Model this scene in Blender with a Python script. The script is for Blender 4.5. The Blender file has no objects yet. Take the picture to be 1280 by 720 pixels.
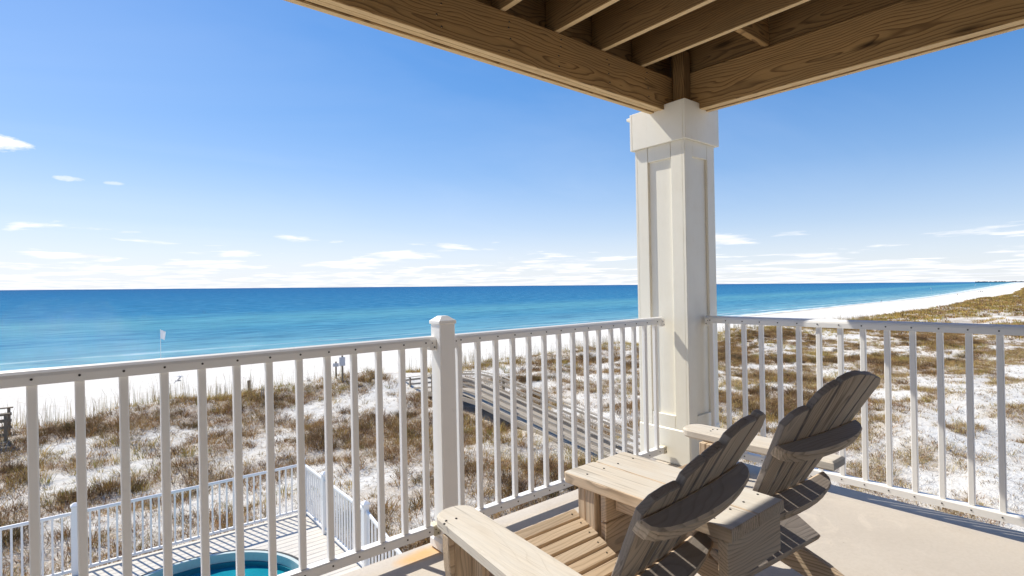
import bpy, math, random
import numpy as np
from mathutils import Matrix, Vector
R = math.radians
random.seed(7)
rng = np.random.default_rng(11)
S = bpy.context.scene
COL = S.collection

# ------------------------------------------------------------------ camera, sky, sun, exposure
CAM = Vector((-3.3848, -2.1902, 1.273))
YAW = R(39.3932)
def cam_rot(pitch, roll):
    f = Vector((math.sin(YAW) * math.cos(pitch), math.cos(YAW) * math.cos(pitch), math.sin(pitch)))
    r0 = Vector((math.cos(YAW), -math.sin(YAW), 0)); u0 = r0.cross(f)
    r = math.cos(roll) * r0 + math.sin(roll) * u0
    u = -math.sin(roll) * r0 + math.cos(roll) * u0
    return Matrix((r, u, -f)).transposed()
RW = cam_rot(R(-.24), R(-.49))
# the house has settled: its frame leans a fraction of a degree against the sea horizon
RB = cam_rot(R(-.0394), R(-1.1345))
LEAN = Matrix.Translation(CAM) @ (RW @ RB.transposed()).to_4x4() @ Matrix.Translation(-CAM)
cd = bpy.data.cameras.new('camera'); cam = bpy.data.objects.new('camera', cd); COL.objects.link(cam)
cam.matrix_world = Matrix.Translation(CAM) @ RW.to_4x4()
cd.sensor_width = 36; cd.lens = 670.7 / 1280 * 36; cd.clip_start = .02; cd.clip_end = 200000
S.camera = cam

SUN_AZ, SUN_EL = R(-18), R(49.5)           # azimuth from +Y towards +X
w = bpy.data.worlds.new('World'); S.world = w; w.use_nodes = True
nt = w.node_tree; nt.nodes.clear()
def N(nt, t, **k):
    n = nt.nodes.new(t)
    for a, b in k.items(): setattr(n, a, b)
    return n
def L(nt, a, b): nt.links.new(a, b)
def mth(nt, op, a, b=None, c=None):
    n = N(nt, 'ShaderNodeMath', operation=op)
    for i, v in enumerate((a, b, c)):
        if v is None: continue
        if isinstance(v, (int, float)): n.inputs[i].default_value = v
        else: L(nt, v, n.inputs[i])
    return n.outputs[0]
def ramp(nt, fac, stops, interp='LINEAR'):
    n = N(nt, 'ShaderNodeValToRGB'); n.color_ramp.interpolation = interp
    e = n.color_ramp.elements
    while len(e) < len(stops): e.new(.5)
    for el, (p, c) in zip(e, stops):
        el.position = p
        el.color = (*c, 1) if isinstance(c, tuple) else (c, c, c, 1)
    L(nt, fac, n.inputs[0]); return n.outputs[0]
def mixc(nt, fac, a, b, mode='MIX'):
    n = N(nt, 'ShaderNodeMix', data_type='RGBA', blend_type=mode)
    for i, v in ((0, fac), (6, a), (7, b)):
        if isinstance(v, (int, float)): n.inputs[i].default_value = v
        elif isinstance(v, tuple): n.inputs[i].default_value = (*v, 1)
        else: L(nt, v, n.inputs[i])
    return n.outputs[2]
def noise(nt, vec, scale, detail=4, rough=.55, dist=0., lac=2.):
    n = N(nt, 'ShaderNodeTexNoise'); n.inputs['Scale'].default_value = scale
    n.inputs['Detail'].default_value = detail; n.inputs['Roughness'].default_value = rough
    n.inputs['Distortion'].default_value = dist; n.inputs['Lacunarity'].default_value = lac
    if vec is not None: L(nt, vec, n.inputs['Vector'])
    return n.outputs['Fac']
def comb(nt, x, y, z):
    n = N(nt, 'ShaderNodeCombineXYZ')
    for i, v in enumerate((x, y, z)):
        if isinstance(v, (int, float)): n.inputs[i].default_value = v
        else: L(nt, v, n.inputs[i])
    return n.outputs[0]
def sep(nt, v):
    n = N(nt, 'ShaderNodeSeparateXYZ'); L(nt, v, n.inputs[0]); return n.outputs

sky = N(nt, 'ShaderNodeTexSky', sky_type='NISHITA'); sky.sun_disc = False
sky.sun_elevation = SUN_EL; sky.sun_rotation = SUN_AZ
sky.altitude = 0; sky.air_density = 1.0; sky.dust_density = .2; sky.ozone_density = 3.5
hsv = N(nt, 'ShaderNodeHueSaturation'); hsv.inputs['Saturation'].default_value = 1.13; hsv.inputs['Value'].default_value = 1.27; hsv.inputs['Hue'].default_value = .506
L(nt, sky.outputs[0], hsv.inputs['Color'])
tc = N(nt, 'ShaderNodeTexCoord')
dx, dy, dz = sep(nt, tc.outputs['Generated'])
den = mth(nt, 'ADD', mth(nt, 'MAXIMUM', dz, 0.), .05)
cx, cy = mth(nt, 'DIVIDE', dx, den), mth(nt, 'DIVIDE', dy, den)
cv = comb(nt, mth(nt, 'MULTIPLY', cx, 1.), mth(nt, 'MULTIPLY', cy, .8), 3.7)
cn = noise(nt, cv, .8, 7, .56, .2)
low = ramp(nt, dz, [(0., .67), (.022, .645), (.04, .60), (.065, .555), (.09, .49), (.11, .38), (.16, .25), (1., .05)])
cm = mth(nt, 'ADD', cn, low)
cl = ramp(nt, mth(nt, 'SUBTRACT', cm, .5), [(.60, 0.), (.68, 1.)])
wisp = noise(nt, comb(nt, mth(nt, 'MULTIPLY', cx, .25), mth(nt, 'MULTIPLY', cy, .6), 1.3), .9, 5, .6, .8)
wm = mth(nt, 'MULTIPLY', ramp(nt, wisp, [(.5, 0.), (.85, .10)]), ramp(nt, dz, [(.0, 1.), (.5, 1.), (.9, 0.)]))
veil = ramp(nt, dz, [(0., .70), (.04, .50), (.10, .24), (.2, .07), (.34, 0.)])
shade = ramp(nt, noise(nt, cv, 1.6, 4, .6), [(.38, (5.2, 5.5, 6.1)), (.60, (6.7, 6.7, 6.7))])
vk = N(nt, 'ShaderNodeVectorMath', operation='MULTIPLY_ADD'); L(nt, hsv.outputs[0], vk.inputs[0]); vk.inputs[1].default_value = (.120, .112, .088); vk.inputs[2].default_value = (1, 1, 1)
vd = N(nt, 'ShaderNodeVectorMath', operation='DIVIDE'); L(nt, hsv.outputs[0], vd.inputs[0]); L(nt, vk.outputs[0], vd.inputs[1])
h2 = N(nt, 'ShaderNodeHueSaturation'); h2.inputs['Saturation'].default_value = 1.23; h2.inputs['Value'].default_value = 1.14; h2.inputs['Hue'].default_value = .503; L(nt, vd.outputs[0], h2.inputs['Color'])
c1 = mixc(nt, veil, h2.outputs[0], (5.35, 5.6, 6.2))
c2 = mixc(nt, wm, c1, (5.6, 6.1, 7.0))
c3 = mixc(nt, mth(nt, 'MULTIPLY', cl, .9), c2, shade)
az = mth(nt, 'ARCTAN2', dx, dy); el = mth(nt, 'ARCSINE', dz)
for a0, e0, wa, we, am in ((-4.5, 11.25, 1.9, .55, .95), (-.1, 9.05, .8, .2, .5), (2.9, 9.0, .7, .16, .4)):
    q = mth(nt, 'ADD', mth(nt, 'POWER', mth(nt, 'ABSOLUTE', mth(nt, 'DIVIDE', mth(nt, 'SUBTRACT', az, R(a0)), R(wa))), 2.), mth(nt, 'POWER', mth(nt, 'ABSOLUTE', mth(nt, 'DIVIDE', mth(nt, 'SUBTRACT', el, R(e0)), R(we))), 2.))
    pn = noise(nt, comb(nt, mth(nt, 'MULTIPLY', az, 45.), mth(nt, 'MULTIPLY', el, 110.), a0), 1., 6, .62)
    puff = ramp(nt, mth(nt, 'ADD', mth(nt, 'MULTIPLY', q, .6), mth(nt, 'MULTIPLY', mth(nt, 'SUBTRACT', pn, .5), 2.2)), [(.25, am), (.85, 0.)])
    c3 = mixc(nt, puff, c3, (6.7, 6.7, 6.8))
bg = N(nt, 'ShaderNodeBackground'); bg.inputs[1].default_value = .105
L(nt, c3, bg.inputs[0])
L(nt, bg.outputs[0], N(nt, 'ShaderNodeOutputWorld').inputs[0])

sd = bpy.data.lights.new('sun', 'SUN'); sd.energy = 3.7; sd.angle = R(.53); sd.color = (1., .95, .84)
so = bpy.data.objects.new('sun', sd); COL.objects.link(so)
sdir = Vector((math.sin(SUN_AZ) * math.cos(SUN_EL), math.cos(SUN_AZ) * math.cos(SUN_EL), math.sin(SUN_EL)))
so.rotation_euler = sdir.to_track_quat('Z', 'Y').to_euler(); so.location = (0, 0, 30)

S.render.engine = 'CYCLES'
S.view_settings.view_transform = 'Standard'; S.view_settings.look = 'None'
S.view_settings.exposure = .68; S.view_settings.gamma = 1
S.view_settings.use_curve_mapping = False
cy_ = S.cycles
cy_.max_bounces = 10; cy_.diffuse_bounces = 6; cy_.glossy_bounces = 4
cy_.use_denoising = True
cy_.sample_clamp_indirect = 6
cy_.caustics_reflective = False; cy_.caustics_refractive = False

# ------------------------------------------------------------------ materials
def mat(name):
    m = bpy.data.materials.new(name); m.use_nodes = True
    nt = m.node_tree; nt.nodes.clear()
    b = N(nt, 'ShaderNodeBsdfPrincipled'); o = N(nt, 'ShaderNodeOutputMaterial'); L(nt, b.outputs[0], o.inputs[0])
    return m, nt, b
def bump(nt, b, h, strength, dist):
    n = N(nt, 'ShaderNodeBump'); n.inputs['Strength'].default_value = strength; n.inputs['Distance'].default_value = dist
    L(nt, h, n.inputs['Height']); L(nt, n.outputs[0], b.inputs['Normal']); return n
def objco(nt):
    return N(nt, 'ShaderNodeTexCoord').outputs['Object']
def wpos(nt):
    return N(nt, 'ShaderNodeNewGeometry').outputs['Position']

def paint_mat(name, col, dirt=(.55, .48, .38), amt=.25, rough=.4):
    m, nt, b = mat(name)
    p = wpos(nt)
    n1 = noise(nt, p, 6, 5, .65)
    x, y, z = sep(nt, p)
    streak = noise(nt, comb(nt, mth(nt, 'MULTIPLY', x, 40), mth(nt, 'MULTIPLY', y, 40), mth(nt, 'MULTIPLY', z, 3)), 1, 4, .6)
    f = mth(nt, 'MULTIPLY', ramp(nt, n1, [(.45, 0.), (.75, 1.)]), ramp(nt, streak, [(.4, .2), (.75, 1.)]))
    L(nt, mixc(nt, mth(nt, 'MULTIPLY', f, amt), col, dirt), b.inputs['Base Color'])
    L(nt, ramp(nt, n1, [(.3, rough - .08), (.7, rough + .15)]), b.inputs['Roughness'])
    bump(nt, b, noise(nt, p, 180, 3, .5), .12, .002)
    return m
def plain_mat(name, col, rough=.5, metal=0., var=.15, scale=20):
    m, nt, b = mat(name)
    n1 = noise(nt, objco(nt), scale, 5, .6)
    dk = tuple(c * (1 - var) for c in col); lt = tuple(min(1, c * (1 + var)) for c in col)
    L(nt, ramp(nt, n1, [(.3, dk), (.7, lt)]), b.inputs['Base Color'])
    b.inputs['Roughness'].default_value = rough; b.inputs['Metallic'].default_value = metal
    return m
def wood_mat(name, light, dark, grey, ring=58., fine=1., greyamt=.4, rough=.75, knots=.5, contrast=1., stretch=.04, wob_amt=.12, cracks=.5):
    """grain follows the stored board coordinates 'gc' (x along the board)"""
    m, nt, b = mat(name)
    at = N(nt, 'ShaderNodeAttribute'); at.attribute_name = 'gc'
    x, y, z = sep(nt, at.outputs['Vector'])
    isl = N(nt, 'ShaderNodeNewGeometry').outputs['Random Per Island']
    sx = mth(nt, 'MULTIPLY', x, stretch)
    base = comb(nt, sx, y, z)
    wob = N(nt, 'ShaderNodeTexNoise'); wob.inputs['Scale'].default_value = 5.5; wob.inputs['Detail'].default_value = 2.5
    L(nt, comb(nt, mth(nt, 'MULTIPLY', x, .32), mth(nt, 'MULTIPLY', y, 1.), z), wob.inputs['Vector'])
    wv = N(nt, 'ShaderNodeVectorMath', operation='SUBTRACT'); L(nt, wob.outputs['Color'], wv.inputs[0]); wv.inputs[1].default_value = (.5, .5, .5)
    ws = N(nt, 'ShaderNodeVectorMath', operation='SCALE'); L(nt, wv.outputs[0], ws.inputs[0]); ws.inputs['Scale'].default_value = wob_amt
    ad = N(nt, 'ShaderNodeVectorMath', operation='ADD'); L(nt, base, ad.inputs[0]); L(nt, ws.outputs[0], ad.inputs[1])
    _, ry, rz = sep(nt, ad.outputs[0])
    rad = mth(nt, 'SQRT', mth(nt, 'ADD', mth(nt, 'POWER', mth(nt, 'ABSOLUTE', ry), 2.), mth(nt, 'POWER', mth(nt, 'ABSOLUTE', mth(nt, 'ADD', rz, .05)), 2.)))
    ph = mth(nt, 'FRACT', mth(nt, 'MULTIPLY', rad, ring))
    late = ramp(nt, ph, [(0., 0.), (.55, .15), (.86, 1.), (.93, 1.), (1., 0.)])
    fib = noise(nt, comb(nt, mth(nt, 'MULTIPLY', x, 3.), mth(nt, 'MULTIPLY', y, 170.), mth(nt, 'MULTIPLY', z, 170.)), 1., 3, .6)
    blot = noise(nt, comb(nt, mth(nt, 'MULTIPLY', x, 2.), mth(nt, 'MULTIPLY', y, 7.), mth(nt, 'MULTIPLY', z, 7.)), 1., 4, .6)
    f = mth(nt, 'MULTIPLY', late, .62 * contrast)
    f = mth(nt, 'ADD', f, mth(nt, 'MULTIPLY', mth(nt, 'SUBTRACT', fib, .5), .7 * fine))
    f = mth(nt, 'ADD', f, mth(nt, 'MULTIPLY', mth(nt, 'SUBTRACT', isl, .5), .22))
    c = mixc(nt, mth(nt, 'MAXIMUM', mth(nt, 'MINIMUM', mth(nt, 'ADD', f, .12), 1.), 0.), light, dark)
    c = mixc(nt, mth(nt, 'MULTIPLY', ramp(nt, blot, [(.35, 0.), (.7, 1.)]), greyamt), c, grey)
    crk = noise(nt, comb(nt, mth(nt, 'MULTIPLY', x, 2.2), mth(nt, 'MULTIPLY', y, 95.), mth(nt, 'MULTIPLY', z, 95.)), 1., 2, .5)
    c = mixc(nt, ramp(nt, crk, [(.66, 0.), (.72, cracks)]), c, tuple(d * .45 for d in dark))
    if knots:
        vo = N(nt, 'ShaderNodeTexVoronoi'); vo.inputs['Scale'].default_value = 1.
        L(nt, comb(nt, mth(nt, 'MULTIPLY', x, 1.3), mth(nt, 'MULTIPLY', y, 5.5), mth(nt, 'MULTIPLY', z, 5.5)), vo.inputs['Vector'])
        k = ramp(nt, vo.outputs['Distance'], [(.05, 1.), (.085, .55), (.14, 0.)])
        c = mixc(nt, mth(nt, 'MULTIPLY', k, knots), c, tuple(d * .35 for d in dark))
    L(nt, c, b.inputs['Base Color'])
    b.inputs['Roughness'].default_value = rough; b.inputs['Specular IOR Level'].default_value = .25
    bump(nt, b, mth(nt, 'ADD', mth(nt, 'MULTIPLY', fib, .8), mth(nt, 'MULTIPLY', late, -.5)), .35, .002)
    return m

M_vinyl = paint_mat('white_vinyl', (.87, .85, .82), amt=.10, rough=.32)
M_column = paint_mat('cream_paint', (.87, .825, .71), (.55, .47, .33), .22, .5)
M_beam = wood_mat('treated_pine', (.50, .305, .125), (.11, .055, .02), (.27, .18, .085), ring=72, contrast=1.15, fine=1., greyamt=.35, knots=.9)
M_joist = wood_mat('joist_pine', (.36, .22, .09), (.09, .048, .02), (.18, .125, .065), ring=80, contrast=1.15, fine=1., greyamt=.35, knots=.8)
M_chair = wood_mat('weathered_cedar', (.68, .52, .36), (.26, .18, .115), (.56, .50, .42), ring=95, contrast=.95, fine=1.3, greyamt=.45, knots=.55)
M_bleach = wood_mat('bleached_cedar', (.60, .53, .44), (.36, .305, .24), (.60, .575, .53), ring=110, contrast=.22, fine=1.9, greyamt=.8, knots=.3, cracks=.55)
M_underlit = wood_mat('bounce_lit_timber', (.78, .58, .32), (.48, .30, .13), (.66, .50, .30), ring=60, contrast=.5, fine=.9, greyamt=.3, knots=.3)  # undersides of beams and joists: bounce light from below put into the colour
M_seat = wood_mat('sunlit_seat_cedar', (.60, .46, .32), (.32, .225, .14), (.54, .46, .37), ring=95, contrast=.6, fine=1.3, greyamt=.4, knots=.3)
M_shadegrain = wood_mat('shaded_end_grain', (.31, .26, .22), (.15, .12, .10), (.28, .265, .25), ring=120, contrast=.5, fine=.8, greyamt=.5, knots=0)  # weathered slat edges and brace faces, with their shade painted into the colour
M_walk = wood_mat('grey_boardwalk', (.46, .39, .30), (.25, .20, .145), (.42, .38, .33), ring=60, contrast=.6, fine=1.2, greyamt=.6, knots=.3)
M_walkdark = wood_mat('brown_boardwalk', (.30, .23, .15), (.15, .11, .07), (.26, .23, .19), ring=60, contrast=.6, fine=1., greyamt=.5, knots=.3)
M_pooldeck = wood_mat('pale_deck_boards', (.66, .60, .52), (.45, .40, .33), (.60, .57, .52), ring=60, contrast=.5, fine=1.1, greyamt=.6, knots=.25)
M_screw = plain_mat('dark_screw', (.05, .042, .035), .5, .3)
M_metal = plain_mat('galvanised_bracket', (.60, .55, .42), .45, .0)
M_dark = plain_mat('dark_rubber', (.02, .022, .022), .6)
M_pole = plain_mat('pale_pole', (.78, .78, .76), .5)

def floor_material():
    m, nt, b = mat('beige_deck_coating')
    p = wpos(nt)
    n1 = noise(nt, p, 1.6, 5, .6); n2 = noise(nt, p, 70, 4, .6); n3 = noise(nt, p, 7, 6, .65)
    c = mixc(nt, ramp(nt, n1, [(.3, 0.), (.7, 1.)]), (.455, .40, .34), (.52, .465, .40))
    c = mixc(nt, mth(nt, 'MULTIPLY', ramp(nt, n3, [(.55, 0.), (.8, 1.)]), .35), c, (.40, .33, .26))
    c = mixc(nt, mth(nt, 'MULTIPLY', ramp(nt, n2, [(.35, 1.), (.6, 0.)]), .18), c, (.33, .28, .22))
    sc = noise(nt, p, 2.6, 7, .72, 1.2)
    c = mixc(nt, mth(nt, 'MULTIPLY', ramp(nt, sc, [(.56, 0.), (.66, 1.)]), .30), c, (.66, .58, .48))
    gr_ = N(nt, 'ShaderNodeTexVoronoi'); gr_.inputs['Scale'].default_value = 26.; L(nt, p, gr_.inputs['Vector'])
    c = mixc(nt, mth(nt, 'MULTIPLY', ramp(nt, gr_.outputs['Distance'], [(.06, 1.), (.12, 0.)]), ramp(nt, n3, [(.5, 0.), (.6, .6)])), c, (.25, .20, .15))
    # rust stain that ran out from the foot of the newel post
    x, y, z = sep(nt, p)
    q = mth(nt, 'ADD', mth(nt, 'POWER', mth(nt, 'ABSOLUTE', mth(nt, 'MULTIPLY', mth(nt, 'ADD', x, 2.12), 4.2)), 2.), mth(nt, 'POWER', mth(nt, 'ABSOLUTE', mth(nt, 'MULTIPLY', mth(nt, 'SUBTRACT', y, .01), 11.)), 2.))
    q = mth(nt, 'ADD', q, mth(nt, 'MULTIPLY', n3, .9))
    c = mixc(nt, mth(nt, 'MULTIPLY', ramp(nt, q, [(.45, 1.), (1.25, 0.)]), .85), c, (.62, .36, .12))
    L(nt, c, b.inputs['Base Color'])
    b.inputs['Roughness'].default_value = .7
    bump(nt, b, mth(nt, 'ADD', n2, mth(nt, 'MULTIPLY', n3, .5)), .35, .002)
    return m
M_floor = floor_material()

# ------------------------------------------------------------------ mesh helpers
class MB:
    def __init__(s): s.v, s.f, s.g, s.mi = [], [], [], []
    def _add(s, vs, fs, gs, M, mi):
        o = len(s.v)
        s.v += [tuple(M @ Vector(a)) for a in vs] if M is not None else [tuple(a) for a in vs]
        s.g += gs; s.f += [tuple(o + i for i in f) for f in fs]; s.mi += [mi] * len(fs)
    def box(s, c, d, M=None, bev=.003, mi=0, along=None):
        """chamfered box: centre c, full size d"""
        h = [a / 2 for a in d]; bev = min(bev, min(h) * .45)
        if along is None: along = max(range(3), key=lambda i: d[i])
        perm = [along] + [i for i in range(3) if i != along]
        off = (random.uniform(-40, 40), random.uniform(-.06, .06), random.uniform(-.03, .05))
        vs, gs, idx = [], [], {}
        for sx in (-1, 1):
            for sy in (-1, 1):
                for sz in (-1, 1):
                    for a in range(3):
                        q = [sx * (h[0] - bev), sy * (h[1] - bev), sz * (h[2] - bev)]
                        q[a] = (sx, sy, sz)[a] * h[a]
                        idx[(sx, sy, sz, a)] = len(vs)
                        vs.append((c[0] + q[0], c[1] + q[1], c[2] + q[2]))
                        gs.append((q[perm[0]] + off[0], q[perm[1]] + off[1], q[perm[2]] + off[2]))
        fs = []
        for a in range(3):
            b, e = (a + 1) % 3, (a + 2) % 3
            for sg in (-1, 1):
                def k(sb, se, aa=a):
                    t = [0, 0, 0]; t[a] = sg; t[b] = sb; t[e] = se; return idx[(*t, aa)]
                q = [k(-1, -1), k(1, -1), k(1, 1), k(-1, 1)]
                fs.append(q if sg > 0 else q[::-1])
        for a in range(3):       # chamfers along axis a
            b, e = (a + 1) % 3, (a + 2) % 3
            for sb in (-1, 1):
                for se in (-1, 1):
                    def k(sa, ax):
                        t = [0, 0, 0]; t[a] = sa; t[b] = sb; t[e] = se; return idx[(*t, ax)]
                    q = [k(-1, b), k(1, b), k(1, e), k(-1, e)]
                    fs.append(q if sb * se < 0 else q[::-1])
        for sx in (-1, 1):
            for sy in (-1, 1):
                for sz in (-1, 1):
                    q = [idx[(sx, sy, sz, a)] for a in range(3)]
                    fs.append(q if sx * sy * sz > 0 else q[::-1])
        s._add(vs, fs, gs, M, mi); return s
    def prism(s, poly, z0, z1, M=None, bev=.003, mi=0, along=0, cap_mi=None, side_mi=None):
        """polygon (counter-clockwise, local xy) extruded z0..z1 with chamfered rims; M maps it into place"""
        n = len(poly); P = [Vector((a, b)) for a, b in poly]
        ins = []
        for i in range(n):
            e0 = (P[i] - P[i - 1]).normalized(); e1 = (P[(i + 1) % n] - P[i]).normalized()
            n0, n1 = Vector((-e0.y, e0.x)), Vector((-e1.y, e1.x))
            m_ = n0 + n1; m_ = m_ / max(.35, m_.length_squared) * 2 if m_.length > 1e-6 else n0
            ins.append(P[i] + m_ * bev)
        off = (random.uniform(-40, 40), random.uniform(-.06, .06), random.uniform(-.03, .05))
        vs, gs = [], []
        for ring, z in ((ins, z0), (P, z0 + bev), (P, z1 - bev), (ins, z1)):
            for q in ring:
                vs.append((q.x, q.y, z))
                a, b = (q.x, q.y) if along == 0 else (q.y, q.x)
                gs.append((a + off[0], b + off[1], z + off[2]))
        caps = [tuple(range(n))[::-1], tuple(3 * n + i for i in range(n))]
        sides = []
        for k in range(3):
            for i in range(n):
                j = (i + 1) % n
                sides.append((k * n + i, k * n + j, (k + 1) * n + j, (k + 1) * n + i))
        s._add(vs, caps, gs, M, mi if cap_mi is None else cap_mi)
        o = len(s.v) - len(vs)
        s.f += [tuple(o + i for i in f) for f in sides]; s.mi += [mi if side_mi is None else side_mi] * len(sides)
        return s
    def cyl(s, p0, p1, r0, r1=None, n=10, mi=0):
        r1 = r0 if r1 is None else r1
        p0, p1 = Vector(p0), Vector(p1); ax = (p1 - p0).normalized()
        u = ax.orthogonal().normalized(); v = ax.cross(u)
        vs, gs = [], []; ln = (p1 - p0).length; o0 = random.uniform(-20, 20)
        for p, r, t in ((p0, r0, 0), (p1, r1, ln)):
            for i in range(n):
                a = 2 * math.pi * i / n; q = p + (u * math.cos(a) + v * math.sin(a)) * r
                vs.append(tuple(q)); gs.append((t + o0, r * math.cos(a), r * math.sin(a)))
        fs = [(i, (i + 1) % n, n + (i + 1) % n, n + i) for i in range(n)]
        fs += [tuple(range(n))[::-1], tuple(range(n, 2 * n))]
        s._add(vs, fs, gs, None, mi); return s
    def build(s, name, mats, parent=None, smooth=False, origin=None):
        me = bpy.data.meshes.new(name)
        o0 = Vector(origin) if origin is not None else (ORG.get(parent.name, Vector()) if parent else Vector())
        me.from_pydata([tuple(Vector(v) - o0) for v in s.v], [], s.f)
        a = me.attributes.new('gc', 'FLOAT_VECTOR', 'POINT'); a.data.foreach_set('vector', np.array(s.g, dtype=np.float32).ravel())
        for m in (mats if isinstance(mats, (list, tuple)) else [mats]): me.materials.append(m)
        me.polygons.foreach_set('material_index', s.mi)
        if smooth: me.polygons.foreach_set('use_smooth', [True] * len(me.polygons))
        me.update()
        o = bpy.data.objects.new(name, me); COL.objects.link(o)
        if parent is not None: o.parent = parent; ORG[o.name] = o0
        elif origin is not None: o.location = o0; ORG[o.name] = o0
        return o
ORG = {}
HOUSE = []          # everything that belongs to the (leaning) balcony
def tag(o, label=None, cat=None, group=None, kind=None):
    for k, v in (('label', label), ('category', cat), ('group', group), ('kind', kind)):
        if v: o[k] = v
    return o
def thing(name, loc, label, cat, group=None, house=False, rz=0):
    o = bpy.data.objects.new(name, None); COL.objects.link(o); o.location = loc; o.rotation_euler = (0, 0, rz)
    o.empty_display_size = .1
    ORG[o.name] = Vector(loc) if not rz else Vector()
    tag(o, label, cat, group)
    if house: HOUSE.append(o)
    return o
def dupe(o, parent, loc):
    c = o.copy(); COL.objects.link(c); c.parent = parent; c.location = loc; return c

# ------------------------------------------------------------------ terrain
def vnoise(x, y, seed=0):
    xi, yi = np.floor(x).astype(np.int64), np.floor(y).astype(np.int64)
    fx, fy = x - xi, y - yi
    fx = fx * fx * (3 - 2 * fx); fy = fy * fy * (3 - 2 * fy)
    def h(a, b):
        n = (a * 374761393 + b * 668265263 + seed * 1442695041) & 0xffffffff
        n = ((n ^ (n >> 13)) * 1274126177) & 0xffffffff
        return ((n ^ (n >> 16)) & 0xffff) / 65535.
    return (h(xi, yi) * (1 - fx) + h(xi + 1, yi) * fx) * (1 - fy) + (h(xi, yi + 1) * (1 - fx) + h(xi + 1, yi + 1) * fx) * fy
def fbm(x, y, seed=0, oct=4):
    t, a, s = 0, 1., 0
    for i in range(oct):
        t = t + a * vnoise(x * 2 ** i + 17.3 * i, y * 2 ** i - 9.1 * i, seed + i); s += a; a *= .5
    return t / s
SEA = -8.75
def shore(X):
    X = np.asarray(X, float)
    a = np.where(X < 0, 82., np.where(X < 600, 82 + 1.05e-4 * X * X, 119.8 + .126 * (X - 600)))
    return a + 2.2 * np.sin(X / 37.) * np.clip(1 - np.abs(X) / 900., .2, 1)
PY = [-400, -20, 0, 10, 20, 27, 31, 35, 38.5, 42, 46, 52, 66, 82, 95, 130, 2000]
PZ = [-5.6, -5.6, -5.6, -5.5, -5.6, -5.65, -5.55, -5.5, -6.0, -6.9, -7.5, -7.9, -8.2, -8.75, -9.4, -11., -12.]
def yprime(X, Y): return Y - (shore(X) - 82) * .92
def ground_z(x, y):
    X, Y = np.asarray(x, float) + 3.385, np.asarray(y, float) + 2.19
    yp = yprime(X, Y)
    z = np.interp(yp, PY, PZ)
    dune = np.clip((43 - yp) / 6., 0, 1)
    z = z + dune * ((fbm(X / 9., Y / 7., 3) - .5) * 1.1 + (fbm(X / 2.3, Y / 2.3, 9, 3) - .5) * .42)
    crest = np.exp(-((yp - 34.5) / 4.) ** 2)
    z = z + crest * (fbm(X / 11., Y / 30., 21, 3) - .5) * 1.5
    z = z + .8 * np.exp(-((X - 17.5) / 6.) ** 2 - ((Y - 31.) / 4.5) ** 2)
    z = z - 1.15 * np.exp(-((X - 17.5) / 7.) ** 2 - ((Y - 8.) / 6.5) ** 2)
    # keep the sand below the pool deck and the balcony
    near = np.exp(-(np.clip(np.hypot(X - 1.5, Y - 6) - 5, 0, None) / 3.) ** 2)
    z = np.minimum(z, z * (1 - near) + (-5.1) * near)
    return z
def axis(segs):
    out = []
    for a, b, st in segs: out += list(np.arange(a, b, st))
    return np.array(out + [segs[-1][1]])
xs = axis([(-400, -100, 20), (-100, -30, 4), (-30, 70, .42), (70, 160, 1.4), (160, 600, 8), (600, 3200, 60), (3200, 12000, 800)])
ys = axis([(-300, -60, 30), (-60, -4, 3), (-4, 44, .42), (44, 84, 1.4), (84, 140, 6), (140, 500, 12), (500, 2200, 50)])
GX, GY = np.meshgrid(xs, ys)
GZ = ground_z(GX, GY)
nv = GX.size; ny, nx = GX.shape
me = bpy.data.meshes.new('ground')
me.vertices.add(nv); me.vertices.foreach_set('co', np.stack([GX, GY, GZ], -1).astype(np.float32).ravel())
i0 = (np.arange(ny - 1)[:, None] * nx + np.arange(nx - 1)[None, :]).ravel()
quads = np.stack([i0, i0 + 1, i0 + nx + 1, i0 + nx], -1).astype(np.int32)
me.loops.add(quads.size); me.loops.foreach_set('vertex_index', quads.ravel())
me.polygons.add(len(quads)); me.polygons.foreach_set('loop_start', np.arange(0, quads.size, 4, dtype=np.int32))
me.polygons.foreach_set('use_smooth', np.ones(len(quads), dtype=bool))
me.update(calc_edges=True)
m, nt, b = mat('white_sand')
p = wpos(nt)
n1 = noise(nt, p, .35, 6, .6); n2 = noise(nt, p, 3.2, 6, .7, .4); n3 = noise(nt, p, 22, 4, .6)
c = mixc(nt, ramp(nt, n1, [(.35, 0.), (.7, 1.)]), (.80, .76, .69), (.73, .68, .60))
c = mixc(nt, mth(nt, 'MULTIPLY', ramp(nt, n2, [(.52, 0.), (.68, 1.)]), .55), c, (.50, .41, .30))
la = N(nt, 'ShaderNodeAttribute'); la.attribute_name = 'litter'
c = mixc(nt, mth(nt, 'MULTIPLY', mth(nt, 'MULTIPLY', la.outputs['Fac'], .75), ramp(nt, n3, [(.40, .15), (.56, 1.)])), c, (.34, .225, .12))
_, _, zz = sep(nt, p)
c = mixc(nt, ramp(nt, mth(nt, 'ADD', zz, 9.), [(.30, .75), (.42, 0.)]), c, (.42, .36, .28))
L(nt, c, b.inputs['Base Color']); b.inputs['Roughness'].default_value = .9; b.inputs['Specular IOR Level'].default_value = .1
bump(nt, b, mth(nt, 'ADD', n2, mth(nt, 'MULTIPLY', n3, .3)), .9, .16)
at_ = me.attributes.new('litter', 'FLOAT', 'POINT')
_X, _Y = GX + 3.385, GY + 2.19
_yp = yprime(_X, _Y)
_pt = .6 * fbm(_X / 6.5, _Y / 3.6, 31, 3) + .4 * fbm(_X / 1.9, _Y / 1.5, 37, 3)
_lit = np.clip((_pt - .40) / .16, 0, 1) * np.clip((_yp - 5) / 4, 0, 1) * np.clip((36 - _yp) / 4, 0, 1)
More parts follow.
